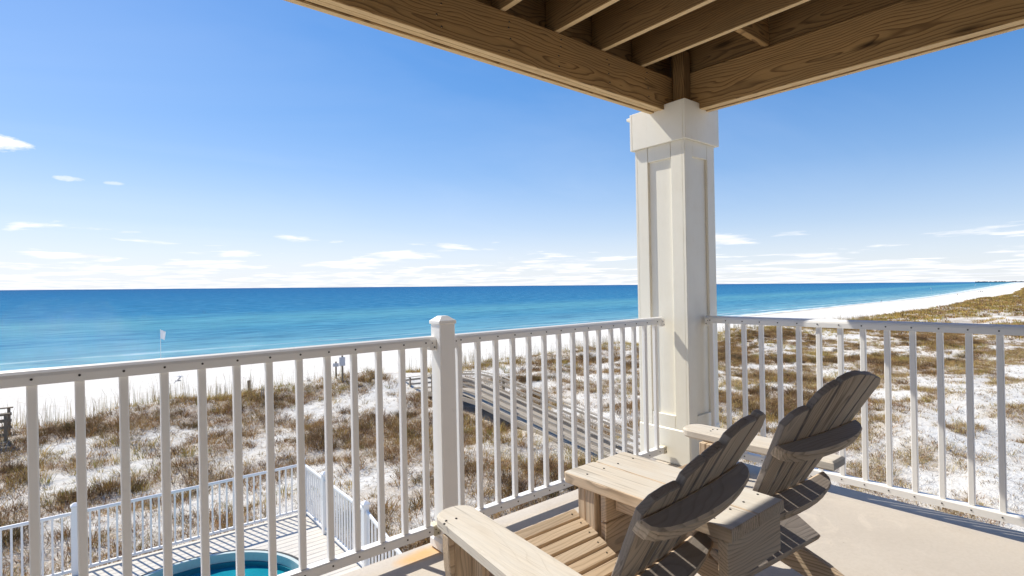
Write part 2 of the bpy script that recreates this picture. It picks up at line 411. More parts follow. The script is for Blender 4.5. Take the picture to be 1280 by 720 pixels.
_p2 = .5 * fbm(_X / 4.5, _Y / 2.2, 91, 3) + .5 * fbm(_X / 1.6, _Y / 1.2, 95, 3)
_lit = np.maximum(_lit, .8 * np.clip((_p2 - .46) / .14, 0, 1) * np.clip((26 - _yp) / 5, 0, 1) * np.clip((_X - 4) / 3, 0, 1) * np.clip((160 - _X) / 40, 0, 1))
_p4 = .6 * fbm(_X / 22., _Y / 6., 81, 3) + .4 * fbm(_X / 6., _Y / 3., 85, 3)
_lit = np.maximum(_lit, np.clip((_p4 - (.58 - .26 * np.clip((_yp - 14) / 16, 0, 1))) / .1, 0, 1) * np.clip((_X - 80) / 20, 0, 1) * np.clip((39 - _yp) / 4, 0, 1) * np.clip((_yp + 30) / 30, 0, 1))
at_.data.foreach_set('value', _lit.astype(np.float32).ravel())
me.materials.append(m)
ground = bpy.data.objects.new('ground', me); COL.objects.link(ground); tag(ground, kind='structure')

# ------------------------------------------------------------------ sea
xs2 = axis([(-60000, -2000, 8000), (-2000, 3000, 250), (3000, 60000, 8000)])
ys2 = axis([(40, 400, 30), (400, 3000, 260), (3000, 90000, 9000)])
v = [(x, y, SEA) for y in ys2 for x in xs2]; nx2 = len(xs2)
f = [(j * nx2 + i, j * nx2 + i + 1, (j + 1) * nx2 + i + 1, (j + 1) * nx2 + i) for j in range(len(ys2) - 1) for i in range(nx2 - 1)]
me = bpy.data.meshes.new('sea'); me.from_pydata(v, [], f)
m, nt, b = mat('sea_water')
p = wpos(nt); x, y, z = sep(nt, p)
xr = mth(nt, 'MINIMUM', mth(nt, 'MAXIMUM', mth(nt, 'ADD', x, 3.4), 0.), 600.)
sh_ = mth(nt, 'ADD', mth(nt, 'ADD', mth(nt, 'MULTIPLY', mth(nt, 'POWER', xr, 2.), 1.05e-4), 79.8), mth(nt, 'MULTIPLY', mth(nt, 'MAXIMUM', mth(nt, 'SUBTRACT', x, 596.), 0.), .126))
off = mth(nt, 'SUBTRACT', y, sh_)                     # distance out from the beach
far = off
wv = noise(nt, comb(nt, mth(nt, 'MULTIPLY', x, .006), mth(nt, 'MULTIPLY', y, .03), 0.), 1., 4, .6)
far = mth(nt, 'ADD', far, mth(nt, 'MULTIPLY', mth(nt, 'SUBTRACT', wv, .5), 50.))
lg = mth(nt, 'LOGARITHM', mth(nt, 'MAXIMUM', far, 1.), 10.)
c = ramp(nt, mth(nt, 'DIVIDE', lg, 4.), [(.1, (.22, .38, .40)), (.33, (.14, .33, .40)), (.44, (.055, .225, .34)), (.51, (.085, .285, .36)), (.56, (.022, .165, .31)), (.75, (.004, .115, .275)), (1., (.002, .075, .225))])
swell = noise(nt, comb(nt, mth(nt, 'MULTIPLY', x, .02), mth(nt, 'MULTIPLY', y, .12), 0.), 1., 4, .6)
c = mixc(nt, mth(nt, 'MULTIPLY', ramp(nt, swell, [(.4, 0.), (.65, 1.)]), .35), c, (.012, .09, .19))
rip = noise(nt, comb(nt, mth(nt, 'MULTIPLY', x, .09), mth(nt, 'MULTIPLY', y, .32), 2.), 1., 6, .7)
c = mixc(nt, mth(nt, 'MULTIPLY', ramp(nt, rip, [(.50, 0.), (.66, 1.)]), .6), c, (.12, .34, .47))
c = mixc(nt, mth(nt, 'MULTIPLY', ramp(nt, rip, [(.32, 1.), (.47, 0.)]), .6), c, (.003, .06, .175))
# little surf along the waterline
sw = noise(nt, comb(nt, mth(nt, 'MULTIPLY', x, .05), mth(nt, 'MULTIPLY', y, .4), 0.), 1., 5, .65)
fo = mth(nt, 'ADD', off, mth(nt, 'MULTIPLY', mth(nt, 'SUBTRACT', sw, .5), 9.))
lines = ramp(nt, mth(nt, 'DIVIDE', fo, 40.), [(0., .9), (.05, .85), (.075, .05), (.19, .0), (.215, .55), (.24, .0), (.44, 0.), (.46, .28), (.48, 0.)])
c = mixc(nt, mth(nt, 'MULTIPLY', lines, ramp(nt, rip, [(.40, .25), (.55, 1.)])), c, (.78, .80, .80))
w1 = noise(nt, comb(nt, mth(nt, 'MULTIPLY', x, .55), mth(nt, 'MULTIPLY', y, .8), 0.), 1., 6, .65)
w2 = noise(nt, comb(nt, mth(nt, 'MULTIPLY', x, .05), mth(nt, 'MULTIPLY', y, .16), 0.), 1., 4, .6)
bn = bump(nt, b, mth(nt, 'ADD', mth(nt, 'MULTIPLY', w1, .5), mth(nt, 'MULTIPLY', w2, 1.5)), 1., .9)
nt.nodes.remove(b)
# choppy water: the wave faces that can be seen never reach the full grazing mirror of a flat pond
df = N(nt, 'ShaderNodeBsdfDiffuse'); L(nt, c, df.inputs[0])
gl = N(nt, 'ShaderNodeBsdfGlossy'); gl.inputs['Roughness'].default_value = .07; L(nt, bn.outputs[0], gl.inputs['Normal'])
mx = N(nt, 'ShaderNodeMixShader'); mx.inputs[0].default_value = .055
L(nt, df.outputs[0], mx.inputs[1]); L(nt, gl.outputs[0], mx.inputs[2])
L(nt, mx.outputs[0], [q for q in nt.nodes if q.type == 'OUTPUT_MATERIAL'][0].inputs[0])
me.materials.append(m)
sea = bpy.data.objects.new('sea', me); COL.objects.link(sea); tag(sea, kind='structure')

# dark wooded coast on the horizon at the far right
mb = MB(); pts = []
for i in range(60):
    a = R(80.2 + i * .055); d = 9000
    pts.append((CAM.x + d * math.sin(a), CAM.y + d * math.cos(a)))
for i in range(59):
    h = 9 + 9 * vnoise(np.array([i * .7]), np.array([0.]), 5)[0]
    q0, q1 = Vector((*pts[i], 0)), Vector((*pts[i + 1], 0)); mid = (q0 + q1) / 2; dd = (q1 - q0)
    Mx = Matrix.Translation((mid.x, mid.y, SEA + h / 2 - 1)) @ Matrix.Rotation(math.atan2(dd.y, dd.x), 4, 'Z')
    mb.box((0, 0, 0), (dd.length * 1.02, 120, h), Mx, 1.)
o = mb.build('far_coast', plain_mat('far_woods', (.05, .075, .09), .9, scale=.01)); tag(o, kind='structure')

# ------------------------------------------------------------------ balcony floor
FZ = .04
mb = MB(); mb.box((-3.417, -2.7, FZ - .13), (7.166, 5.6, .26), None, .006)
o = mb.build('balcony_floor', M_floor); tag(o, kind='structure'); HOUSE.append(o)

# ------------------------------------------------------------------ railings
def sect(poly, x0, x1, mbx, mi=0):
    """profile in (y, z) swept along x"""
    Mx = Matrix(((0, 0, 1, 0), (1, 0, 0, 0), (0, 1, 0, 0), (0, 0, 0, 1)))
    mbx.prism(poly, x0, x1, Mx, .0015, mi)
TOPP = [(0, 1.004), (.046, 1.004), (.046, 1.030), (.043, 1.040), (.035, 1.048), (.023, 1.0525), (.011, 1.048), (.003, 1.040), (0, 1.030)]
BOTP = [(0, .120), (.046, .120), (.046, .154), (.042, .160), (.004, .160), (0, .154)]
def railing(name, loc, rz, length, first, n, label, cat, group, house=True, br=(1, 1), sp=.1143, dz=0., slope=0., small=False):
    root = thing(name, loc, label, cat, group, house, rz)
    ORG[root.name] = Vector()
    sh = Matrix.Identity(4); sh[2][0] = slope
    def done(mbx, nm, mats):
        mbx.v = [tuple(sh @ Vector(q)) for q in mbx.v]
        return mbx.build(nm, mats, root)
    for nm, P, zs in (('top_rail', TOPP, 1.0225), ('bottom_rail', BOTP, .140)):
        mbx = MB(); sect(P, 0, length, mbx)
        if not small:
            for i in range(n):
                xx = first + i * sp
                mbx.cyl((xx, .002, zs), (xx, -.0022, zs), .0042, .0036, 8, 1)
        done(mbx, nm, [M_vinyl, M_screw])
    b0 = None
    for i in range(n):
        xx = first + i * sp
        if b0 is None:
            mbx = MB(); mbx.box((0, .023, .582), (.026, .026, .844), None, .003)
            b0 = mbx.build('baluster', M_vinyl, root); b0.location = (xx, 0, slope * xx); continue
        dupe(b0, root, (xx, 0, slope * xx))
    if not small:
        for k, on in enumerate(br):
            if not on: continue
            xx = 0 if k == 0 else length
            sg = 1 if k == 0 else -1
            for zz, hh in ((1.012, .052), (.138, .05)):
                mbx = MB(); mbx.box((xx + sg * .0165, .023, zz), (.033, .054, hh), None, .004)
                mbx.cyl((xx + sg * .012, -.003, zz - .012), (xx + sg * .012, -.0065, zz - .012), .004, .0035, 8, 1)
                mbx.cyl((xx + sg * .024, -.003, zz + .008), (xx + sg * .024, -.0065, zz + .008), .003, .0028, 8, 1)
                done(mbx, 'rail_bracket', [M_vinyl if zz > .5 else M_metal, M_screw])
    return root
# left section runs out of the frame, middle section to the column, right section away from it
GR = 'white balcony railing panels'
XL0 = -3.4833 - 5 * .1143
railing('balcony_railing', (XL0 - .05, 0, 0), 0, -2.056 - XL0 + .05, .05, 18, 'white balcony railing panel left of the square newel post, in front of the pool', 'railing', GR, br=(0, 1))
railing('balcony_railing', (-1.97, 0, 0), 0, -.2345 + 1.97, 1.97 - 1.9158, 15, 'white balcony railing panel between the newel post and the big column', 'railing', GR)
railing('balcony_railing', (0, -.1645, 0), R(-90), 2.55, .2023 - .1645, 22, 'white balcony railing panel right of the column, behind the far chair back', 'railing', GR, br=(1, 0))

# newel post
t = thing('newel_post', (-2.013, .008, FZ), 'square white newel post with a low pyramid cap between two railing panels', 'post', None, True)
mb = MB(); mb.box((-2.013, .008, .575), (.085, .086, 1.07), None, .005); mb.build('post_sleeve', M_vinyl, t)
mb = MB(); mb.box((-2.013, .008, 1.116), (.095, .096, .018), None, .003)
cp = [(-.043, -.043), (.043, -.043), (.043, .043), (-.043, .043)]
Mx = Matrix.Translation((-2.013, .008, 1.125))
vs = [(a, b, 0) for a, b in cp] + [(a * .42, b * .42, .02) for a, b in cp]
mb._add(vs, [(0, 1, 5, 4), (1, 2, 6, 5), (2, 3, 7, 6), (3, 0, 4, 7), (4, 5, 6, 7)], [(0, 0, 0)] * 8, Mx, 0)
mb.build('post_cap', M_vinyl, t)
mb = MB(); mb.box((-2.013, .008, FZ + .03), (.125, .126, .06), None, .012); mb.build('post_skirt', M_vinyl, t)

# ------------------------------------------------------------------ column
x0, x1, y0, y1 = -.21, .16, -.165, .24
cxm, cym = (x0 + x1) / 2, (y0 + y1) / 2
t = thing('porch_column', (cxm, cym, FZ), 'big square cream column with recessed panels holding up the deck overhead', 'column', None, True)
rc = .019
mb = MB(); mb.box((cxm, cym, (FZ + 2.3) / 2), (x1 - x0 - 2 * rc, y1 - y0 - 2 * rc, 2.3 - FZ), None, .001); mb.build('shaft', M_column, t)
mb = MB()
zb, ztp = .285, 2.26
for sy, yy in ((-1, y0), (1, y1)):       # -Y and +Y faces
    for xx in (x0 + .047, x1 - .047): mb.box((xx, yy - sy * rc / 2, (zb + ztp) / 2), (.094, rc, ztp - zb), None, .002)
    mb.box((cxm, yy - sy * rc / 2 , 2.20), (x1 - x0 - .19, rc - .002, .12), None, .002)
    mb.box((cxm, yy - sy * rc / 2, .33), (x1 - x0 - .19, rc - .002, .09), None, .002)
for sx, xx in ((-1, x0), (1, x1)):
    for yy in (y0 + rc + .044, y1 - rc - .044): mb.box((xx - sx * rc / 2, yy, (zb + ztp) / 2), (rc, .088, ztp - zb), None, .002)
    mb.box((xx - sx * rc / 2, cym, 2.20), (rc - .002, y1 - y0 - .22, .12), None, .002)
    mb.box((xx - sx * rc / 2, cym, .33), (rc - .002, y1 - y0 - .22, .09), None, .002)
mb.build('panel_trim', M_column, t)
mb = MB(); mb.box((cxm, cym, FZ + .1225), (x1 - x0 + .012, y1 - y0 + .012, .245), None, .008); mb.build('plinth', M_column, t)
mb = MB()
ca, cb_, cc, cdv = -.235, .185, -.19, .264
mb.box(((ca + cb_) / 2, cc + .0095, 2.374), (cb_ - ca, .019, .262), None, .002)
mb.box(((ca + cb_) / 2, cdv - .0095, 2.374), (cb_ - ca, .019, .262), None, .002)
mb.box((ca + .0095, (cc + cdv) / 2, 2.374), (.019, cdv - cc - .04, .262), None, .002)
mb.box((cb_ - .0095, (cc + cdv) / 2, 2.374), (.019, cdv - cc - .04, .262), None, .002)
mb.box(((ca + cb_) / 2, (cc + cdv) / 2, 2.30), (cb_ - ca - .045, cdv - cc - .045, .1), None, .002)
mb.build('capital', M_column, t)
mb = MB(); mb.box((.03, cdv + .028, 2.488), (.47, .05, .02), None, .003); mb.box((cb_ + .026, .06, 2.488), (.05, .353, .02), None, .003)
mb.build('capital_lip', M_column, t)

# ------------------------------------------------------------------ deck overhead
t = thing('overhead_deck', (-3, -2, 2.47), 'unpainted brown timber framing of the deck overhead with beams and joists', 'deck frame', None, True)
def edge(o):  # downward faces get the paler wood, painted as if lit from below
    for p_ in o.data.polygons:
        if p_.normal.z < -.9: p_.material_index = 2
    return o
def dots(mbx, spots, ax):
    for a, z in spots:
        if ax == 'y': mbx.cyl((a, -.029, z), (a, -.0325, z), .0055, .0055, 6, 1)
        else: mbx.cyl((-.06, a, z), (-.063, a, z), .0042, .0042, 6, 1)
mb = MB()
for k, (dy, dzv) in enumerate(((-.0105, 0), (.030, .004), (.0705, -.003))):
    mb.box((-4.01, dy, 2.47 + .1195 + dzv / 2), (8.14, .0385, .239 - dzv), None, .004)
sp_ = []
for xx in (-.42, -.81, -1.22, -1.6, -2.02, -2.4):
    for zz in (.05, .10, .16, .20): sp_.append((xx + random.uniform(-.02, .02), 2.47 + zz + random.uniform(-.01, .01)))
dots(mb, sp_, 'y')
edge(mb.build('beam', [M_beam, M_screw, M_underlit], t))
mb = MB()
sh = Matrix.Identity(4); sh[2][1] = .020
for k, (dxv, dzv) in enumerate(((-.0405, 0), (0, .004), (.0405, -.002))):
    mb.box((dxv, -2.57, 2.4703 + .132 + dzv / 2), (.0385, 5.07, .264 - dzv), sh, .004)
edge(mb.build('beam', [M_beam, M_screw, M_underlit], t))
mb = MB(); mb.box((-.105, -.085, 2.66), (.085, .085, .42), None, .004); mb.build('post', M_joist, t)
J0 = None
for i in range(18):
    xx = -.455 - i * .392
    if J0 is None:
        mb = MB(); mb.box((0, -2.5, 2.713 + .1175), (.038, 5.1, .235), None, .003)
        J0 = edge(mb.build('joist', [M_joist, M_screw, M_underlit], t)); J0.location = (xx, 0, 0); continue
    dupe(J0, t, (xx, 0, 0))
mb = MB(); mb.box((-.012, -2.5, 2.70 + .12), (.036, 5.1, .24), None, .003); mb.build('rim_joist', M_joist, t)
mb = MB(); mb.box((-.252, -.655, 2.72 + .11), (.363, .038, .22), None, .003); mb.build('blocking', M_beam, t)
mb = MB(); mb.box((-3.6, .075, 2.713 + .118), (7.3, .038, .236), None, .003); mb.build('rim_joist', M_joist, t)
mb = MB()
yy = -5.05
while yy < .1:
    mb.box((-3.6, yy + .069, 2.951 + .0135), (7.5, .1385, .026), None, .002); yy += .1395
mb.build('decking', M_joist, t)

# the house wall that the balcony belongs to
t = thing('house_wall', (-3.4, -3.45, 0), 'cream lap-sided house wall behind the balcony', 'wall', None, True)
mb = MB()
for k in range(32): mb.box((-3.4, -3.45, .02 + k * .165 + .08), (7.1, .02, .163), Matrix.Identity(4), .003)
mb.build('siding', plain_mat('pale_siding', (.82, .77, .69), .6, var=.04), t)
mb = MB(); mb.box((-3.4, -3.48, 2.2), (7.1, .03, 5.4), None, .002); mb.build('sheathing', plain_mat('sheathing', (.3, .3, .3), .8), t)

# ------------------------------------------------------------------ double adirondack chair
t = thing('double_adirondack_chair', (-1.83, -1.15, FZ), 'weathered wooden adirondack double chair, two fan backs joined by a shared table', 'chair', None, True)
def arc(cx, cy, r, a0, a1, n): return [(cx + r * math.cos(R(a0 + (a1 - a0) * i / n)), cy + r * math.sin(R(a0 + (a1 - a0) * i / n))) for i in range(n + 1)]
REC = R(29.5)
UP = Vector((0, -math.sin(REC), math.cos(REC)))       # up along the reclined back
NB = Vector((0, -math.cos(REC), -math.sin(REC)))      # out of the rear face
BASE = Vector((0, -1.172, .27)); BLEN = .79
CURV = .12
def back_frame(x, along):
    """matrix for a slat at lateral offset x: local x across, y up the back, z out of the rear face"""
    dw = -CURV * x * x; ang = -math.atan(2 * CURV * x)
    X = Vector((1, 0, 0)) * math.cos(ang) + NB * (-math.sin(ang)) * -1 * -1
    X = Vector((math.cos(ang), 0, 0)) + NB * math.sin(ang); X.normalize()
    Z = X.cross(UP).normalized()
    return X, Z, dw
def chair(cx, phi, side):
    C0 = Matrix.Translation((cx, 0, 0))
    C = Matrix.Translation((cx, -1.15, 0)) @ Matrix.Rotation(R(phi), 4, 'Z') @ Matrix.Translation((0, 1.15, 0))
    # back
    mb = MB()
    hwid = lambda h: .082 + .295 * h
    if side > 0:
        fr = [-1, -.60, -.255, .235, .60, 1]
        tops = [[(-1, .648), (-.85, .684), (-.72, .700), (-.60, .704)], [(-.60, .712), (-.50, .752), (-.38, .778), (-.255, .791)],
                [(-.255, .799), (-.08, .812), (.08, .813), (.235, .805)], [(.235, .801), (.35, .798), (.48, .790), (.60, .780)], [(.60, .773), (.72, .768), (.86, .756), (1, .728)]]
    else:
        fr = [-1, -.46, -.20, .05, .53, 1]
        tops = [[(-1, .580), (-.84, .612), (-.65, .624), (-.46, .626)], [(-.46, .645), (-.36, .663), (-.28, .675), (-.20, .684)],
                [(-.20, .684), (-.10, .694), (.0, .703), (.05, .706)], [(.05, .726), (.2, .745), (.36, .753), (.53, .751)], [(.53, .760), (.66, .757), (.82, .738), (1, .690)]]
    for i in range(5):
        fa, fb = fr[i] , fr[i + 1]
        xt = (fa + fb) / 2 * hwid(.6)
        X, Z, dw = back_frame(xt, 0)
        O = BASE + NB * dw
        gap = .0055
        poly = [(fa * hwid(0) + gap - xt, 0), (fb * hwid(0) - gap - xt, 0)]
        P_ = []
        for f_, h_ in tops[i]:
            x_ = f_ * hwid(h_)
            x_ = min(max(x_, fa * hwid(h_) + gap), fb * hwid(h_) - gap)
            P_.append((x_ - xt, h_))
        poly += P_[::-1]
        M = Matrix(((X.x, UP.x, Z.x, xt), (X.y, UP.y, Z.y, 0), (X.z, UP.z, Z.z, 0), (0, 0, 0, 1)))
        M = C @ Matrix.Translation(O) @ M
        mb.prism(poly, -.022, 0, M, .003, 0, 1, side_mi=1)
    mb.build('backrest', [M_chair, M_shadegrain], t)
    # half-moon braces behind the back (perpendicular to it)
    def halfmoon(name, along, hw, dep, th, material, straight=False):
        Mb = Matrix(((1, 0, 0, 0), (0, NB.y, UP.y, 0), (0, NB.z, UP.z, 0), (0, 0, 0, 1)))
        # local x across, y rearwards, z up the back  (left-handed pair -> mirror x to keep facing)
        Mb = Matrix(((-1, 0, 0, 0), (0, NB.y, UP.y, 0), (0, NB.z, UP.z, 0), (0, 0, 0, 1)))
        n = 14
        inner = [(-hw + 2 * hw * j / n, -CURV * (-hw + 2 * hw * j / n) ** 2 + .002) for j in range(n + 1)]
        if straight: outer = [(hw, dep), (-hw, dep)]; inner = [(-hw, -.03), (hw, -.03)]
        else: outer = [(hw * math.cos(math.pi * j / n), -CURV * hw * hw + .012 + (dep + CURV * hw * hw - .012) * math.sin(math.pi * j / n) ** .75) for j in range(0, n + 1)]
        poly = inner + outer
        M = C @ Matrix.Translation(BASE + UP * along) @ Mb
        mbx = MB(); mbx.prism(poly, -th / 2, th / 2, M, .006, 0, 0, cap_mi=1)  # brace faces take the darker wood with painted shade
        return mbx.build(name, [material, M_shadegrain], t)
    halfmoon('back_brace', .558, .262, .066, .040, M_chair)
    halfmoon('arm_brace', .295, .30, .082, .034, M_chair)
    halfmoon('seat_brace', .095, .262, .115, .03, M_chair, True)
    # seat slats, sloping down to the back
    mb = MB(); nsl = 9
    y0, z0, y1, z1 = -.815, .452, -1.165, .318
    sl = math.atan2(z0 - z1, y0 - y1)
    for i in range(nsl):
        f = i / (nsl - 1)
        yy = y0 + (y1 - y0) * f - .02; zz = z0 + (z1 - z0) * f
        hw = .235 - .05 * max(0, f - .15)
        M = C0 @ Matrix.Translation((0, yy, zz)) @ Matrix.Rotation(sl + (.0 if i else .12), 4, 'X')
        mb.box((0, 0, 0), (2 * hw, .0385, .022), M, .003)
        for sx in (-1, 1): mb.cyl(M @ Vector((sx * (hw - .03), 0, .009)), M @ Vector((sx * (hw - .03), 0, .0118)), .0035, .0035, 6, 1)
    mb.build('seat', [M_seat, M_screw], t)
    # side rails: run under the seat and curve down to the floor behind
    prof = [(-.80, .40), (-.80, .445), (-.95, .40), (-1.18, .302)]
    prof = [(-.785, .335), (-.785, .435), (-1.20, .281)] + [(-1.20 - .48 * q, .281 - .241 * q ** 1.75) for q in (.2, .4, .6, .8, 1.)] + [(-1.575, .04)] + [(-1.20 - .37 * q, .185 - .145 * q ** 1.5) for q in (.85, .6, .35, .1)] + [(-1.0, .25)]
    Mx = Matrix(((0, 0, 1, 0), (1, 0, 0, 0), (0, 1, 0, 0), (0, 0, 0, 1)))
    prof = prof[::-1] if sum((prof[i][0] * prof[(i + 1) % len(prof)][1] - prof[(i + 1) % len(prof)][0] * prof[i][1]) for i in range(len(prof))) < 0 else prof
    for sx in (-1, 1):
        mbx = MB(); mbx.prism(prof, sx * .19 - .015, sx * .19 + .015, C0 @ Mx, .004)
        mbx.build('rear_leg', M_chair, t)
    # front legs
    for sx, xx in ((-1, -.272), (1, .272)):
        mbx = MB(); mbx.box((xx + sx * .0, -.865, (FZ + .561) / 2), (.088, .034, .561 - FZ), C0, .003)
        mbx.box((xx - sx * .0285, -.905, (.30 + .561) / 2), (.031, .045, .261), C0, .003)
        mbx.build('front_leg', M_chair, t)
    # outer arm with its bracket
    sx = side
    arm = [(.300, -.80), (.345, -.767), (.395, -.778), (.408, -.83)]
    if sx < 0: arm = [(.250, -1.40), (.212, -.87), (.208, -.82)] + arc(.264, -.832, .0565, 160, 90, 5) + arc(.280, -.832, .0565, 85, 10, 5) + [(.340, -.87), (.378, -1.21), (.378, -1.40)]
    else: arm = [(.235, -1.40), (.250, -.87), (.250, -.80)] + arc(.3075, -.784, .0565, 168, 90, 5) + arc(.332, -.784, .0565, 85, 5, 5) + [(.390, -.84), (.388, -1.1), (.345, -1.40)]
    poly = [(a * sx, b) for a, b in arm]
    if sx > 0: poly = poly[::-1]
    mbx = MB(); mbx.prism(poly, .562, .600, C0, .007, 0, 1)
    for a, b in ((.30, -.865), (.33, -.858), (.345, -.872)): mbx.cyl(C0 @ Vector((a * sx, b, .599)), C0 @ Vector((a * sx, b, .6022)), .0035, .0035, 6, 1)
    mbx.build('arm', [M_bleach, M_screw], t)
    br = [(0, 0), (.022, 0), (.022, -.05), (.018, -.10), (.009, -.15), (0, -.17)]
    br = br[::-1]
    Mx2 = Matrix(((sx, 0, 0, 0), (0, 0, 1, 0), (0, 1, 0, 0), (0, 0, 0, 1)))
    mbx = MB(); mbx.prism(br if sx < 0 else br, -.882 + 0, -.848, C0 @ Matrix.Translation((sx * .317, 0, .561)) @ Mx2, .003)
    mbx.build('arm_bracket', M_chair, t)
chair(-2.225, 5., -1)
chair(-1.44, -5., 1)
# the shared table
mb = MB()
for (a, b_, c_, d_) in ((-2.010, -1.842, -2.005, -1.852), (-1.838, -1.662, -1.848, -1.690)):
    poly = [(c_, -1.432), (d_, -1.432), (b_, -.80), (b_ - .008, -.788), (a + .006, -.79), (a, -.80)]
    mb.prism(poly, .562, .600, None, .003, 0, 1, side_mi=2)
for xx in (-1.97, -1.88, -1.80, -1.71):
    for yy in (-.87, -1.36): mb.cyl((xx, yy, .599), (xx, yy, .6022), .0035, .0035, 6, 1)
mb.build('table_top', [M_bleach, M_screw, M_chair], t)
mb = MB(); mb.box((-1.847, -1.405, .5), (.318, .03, .123), None, .003); mb.build('table_apron', M_chair, t)
mb = MB()
for zz in (.507, .39, .27): mb.box((-1.835, -.955, zz + .012), (.30, .025, .114), None, .003)
mb.build('table_front_panel', M_chair, t)
for xx in (-1.93, -1.74):
    mb = MB(); mb.box((xx, -1.18, .53), (.03, .41, .064), None, .003); mb.build('table_support', M_chair, t)

# ------------------------------------------------------------------ pool deck, pool and its fence
PD = -3.17
mb = MB(); yy = 8.66
PC, PR = (-2.01, 6.49), 1.48
def clipbox(yc):
    return
while yy > 1.2:
    yc = yy - .07
    segs = [(-7.5, .22)]
    d = abs(yc - PC[1])
    if d < PR:
        hw = math.sqrt(PR * PR - d * d); segs = [(-7.5, PC[0] - hw), (PC[0] + hw, .22)]
    for a, b_ in segs: mb.box(((a + b_) / 2, yc, PD - .018), (b_ - a, .1345, .036), None, .004)
    yy -= .14
o = mb.build('pool_deck', M_pooldeck); tag(o, kind='structure')
mb = MB(); mb.box((-3.64, 8.665, PD - .19), (7.76, .04, .30), None, .004); mb.box((.245, 4.95, PD - .19), (.04, 7.4, .30), None, .004)
for xx in (-6.5, -4.3, -2.1, .1):
    for yy in (8.5, 5.6): mb.box((xx, yy, PD - 1.35), (.14, .14, 2.6), None, .005)
o = mb.build('pool_deck_frame', M_walkdark); tag(o, kind='structure')

t = thing('plunge_pool', (PC[0], PC[1], PD), 'round plunge pool with teal water set into the pale wooden deck', 'pool')
def ring(r0, r1, z0, z1, n=72):
    """closed ring of rectangular section"""
    vs, fs = [], []
    for i in range(n):
        a = 2 * math.pi * i / n; c_, s_ = math.cos(a), math.sin(a)
        for r, z in ((r0, z0), (r1, z0), (r1, z1), (r0, z1)): vs.append((PC[0] + r * c_, PC[1] + r * s_, z))
    for i in range(n):
        j = (i + 1) % n
        for k in range(4):
            l = (k + 1) % 4; fs.append((4 * i + k, 4 * j + k, 4 * j + l, 4 * i + l))
    return vs, fs
def add_ring(nm, mt, *a):
    mbx = MB(); vs, fs = ring(*a); mbx._add(vs, fs, [tuple(v) for v in vs], None, 0); return mbx.build(nm, mt, t)
add_ring('rim_gasket', M_dark, 1.445, 1.50, PD - .05, PD + .014)
add_ring('coping', plain_mat('pale_acrylic', (.52, .58, .54), .3, var=.06), 1.385, 1.443, PD - .12, PD + .022)
add_ring('pool_wall', plain_mat('teal_shell', (.015, .17, .22), .35, var=.1), 1.36, 1.4425, PD - 1.2, PD - .123)
add_ring('pool_bench', plain_mat('teal_shell_bench', (.02, .22, .28), .35, var=.1), 0.85, 1.359, PD - .95, PD - .62)
mb = MB(); nn = 64; vs = [(PC[0] + 1.3595 * math.cos(2 * math.pi * i / nn), PC[1] + 1.3595 * math.sin(2 * math.pi * i / nn), PD - .20) for i in range(nn)]
m, nt, b = mat('pool_water')
p = wpos(nt); n1 = noise(nt, p, 3.5, 4, .6, .6); n2 = noise(nt, p, 1.3, 3, .6)
L(nt, ramp(nt, n2, [(.3, (.008, .20, .27)), (.7, (.015, .27, .34))]), b.inputs['Base Color']); b.inputs['Roughness'].default_value = .06; b.inputs['IOR'].default_value = 1.33
bump(nt, b, n1, .5, .05)
mb._add(vs, [tuple(range(nn))], [(0, 0, 0)] * nn, None, 0); mb.build('water', m, t)
mb = MB(); vs = [(x_, y_, PD - 1.19) for x_, y_, _ in vs]; mb._add(vs, [tuple(range(nn))], [(0, 0, 0)] * nn, None, 0); mb.build('pool_bottom', plain_mat('teal_shell_floor', (.05, .3, .36), .5), t)

GF = 'white fence panels around the pool deck'
ZF = PD - FZ - .025
railing('pool_fence', (-6.8, 8.58, ZF), 0, 3.45, .07, 30, 'white picket pool fence panel at the left edge, left of the fence post', 'fence', GF, False, small=True)
railing('pool_fence', (-3.26, 8.58, ZF), 0, 3.30, .07, 28, 'long white picket pool fence panel behind the round pool', 'fence', GF, False, small=True)
railing('pool_fence', (.10, 8.52, ZF), R(-90), 1.02, .06, 8, 'short white pool fence panel at the back corner of the pool deck', 'fence', GF, False, small=True)
railing('pool_fence', (.10, 7.41, ZF), R(-90), 1.66, .06, 14, 'white pool fence panel between the two small posts right of the pool', 'fence', GF, False, small=True)
railing('pool_fence', (.10, 5.66, ZF), R(-90), 1.9, .06, 16, 'sloping white fence panel going down the stairs right of the pool', 'fence', GF, False, small=True, slope=-.22)
GP = 'white posts of the pool fence'
for (xx, yy, lb) in ((-3.375, 8.6, 'square white fence post behind the pool deck, far left'), (.09, 8.6, 'white corner post of the pool fence where two panels meet'), (.115, 7.46, 'small white fence post with a cap, near the back corner of the pool deck'), (.115, 5.71, 'white capped fence post at the top of the pool stairs')):
    r = thing('fence_post', (xx, yy, PD), lb, 'post', GP)
    mbx = MB(); mbx.box((xx, yy, PD + .53), (.09, .09, 1.06), None, .005); mbx.build('post_sleeve', M_vinyl, r)
    mbx = MB(); mbx.box((xx, yy, PD + 1.075), (.115, .115, .03), None, .006)
    cp = [(-.05, -.05), (.05, -.05), (.05, .05), (-.05, .05)]
    vs = [(a, b, 0) for a, b in cp] + [(a * .3, b * .3, .03) for a, b in cp]
    mbx._add(vs, [(0, 1, 5, 4), (1, 2, 6, 5), (2, 3, 7, 6), (3, 0, 4, 7), (4, 5, 6, 7)], [(0, 0, 0)] * 8, Matrix.Translation((xx, yy, PD + 1.09)), 0)
    mbx.build('post_cap', M_vinyl, r)

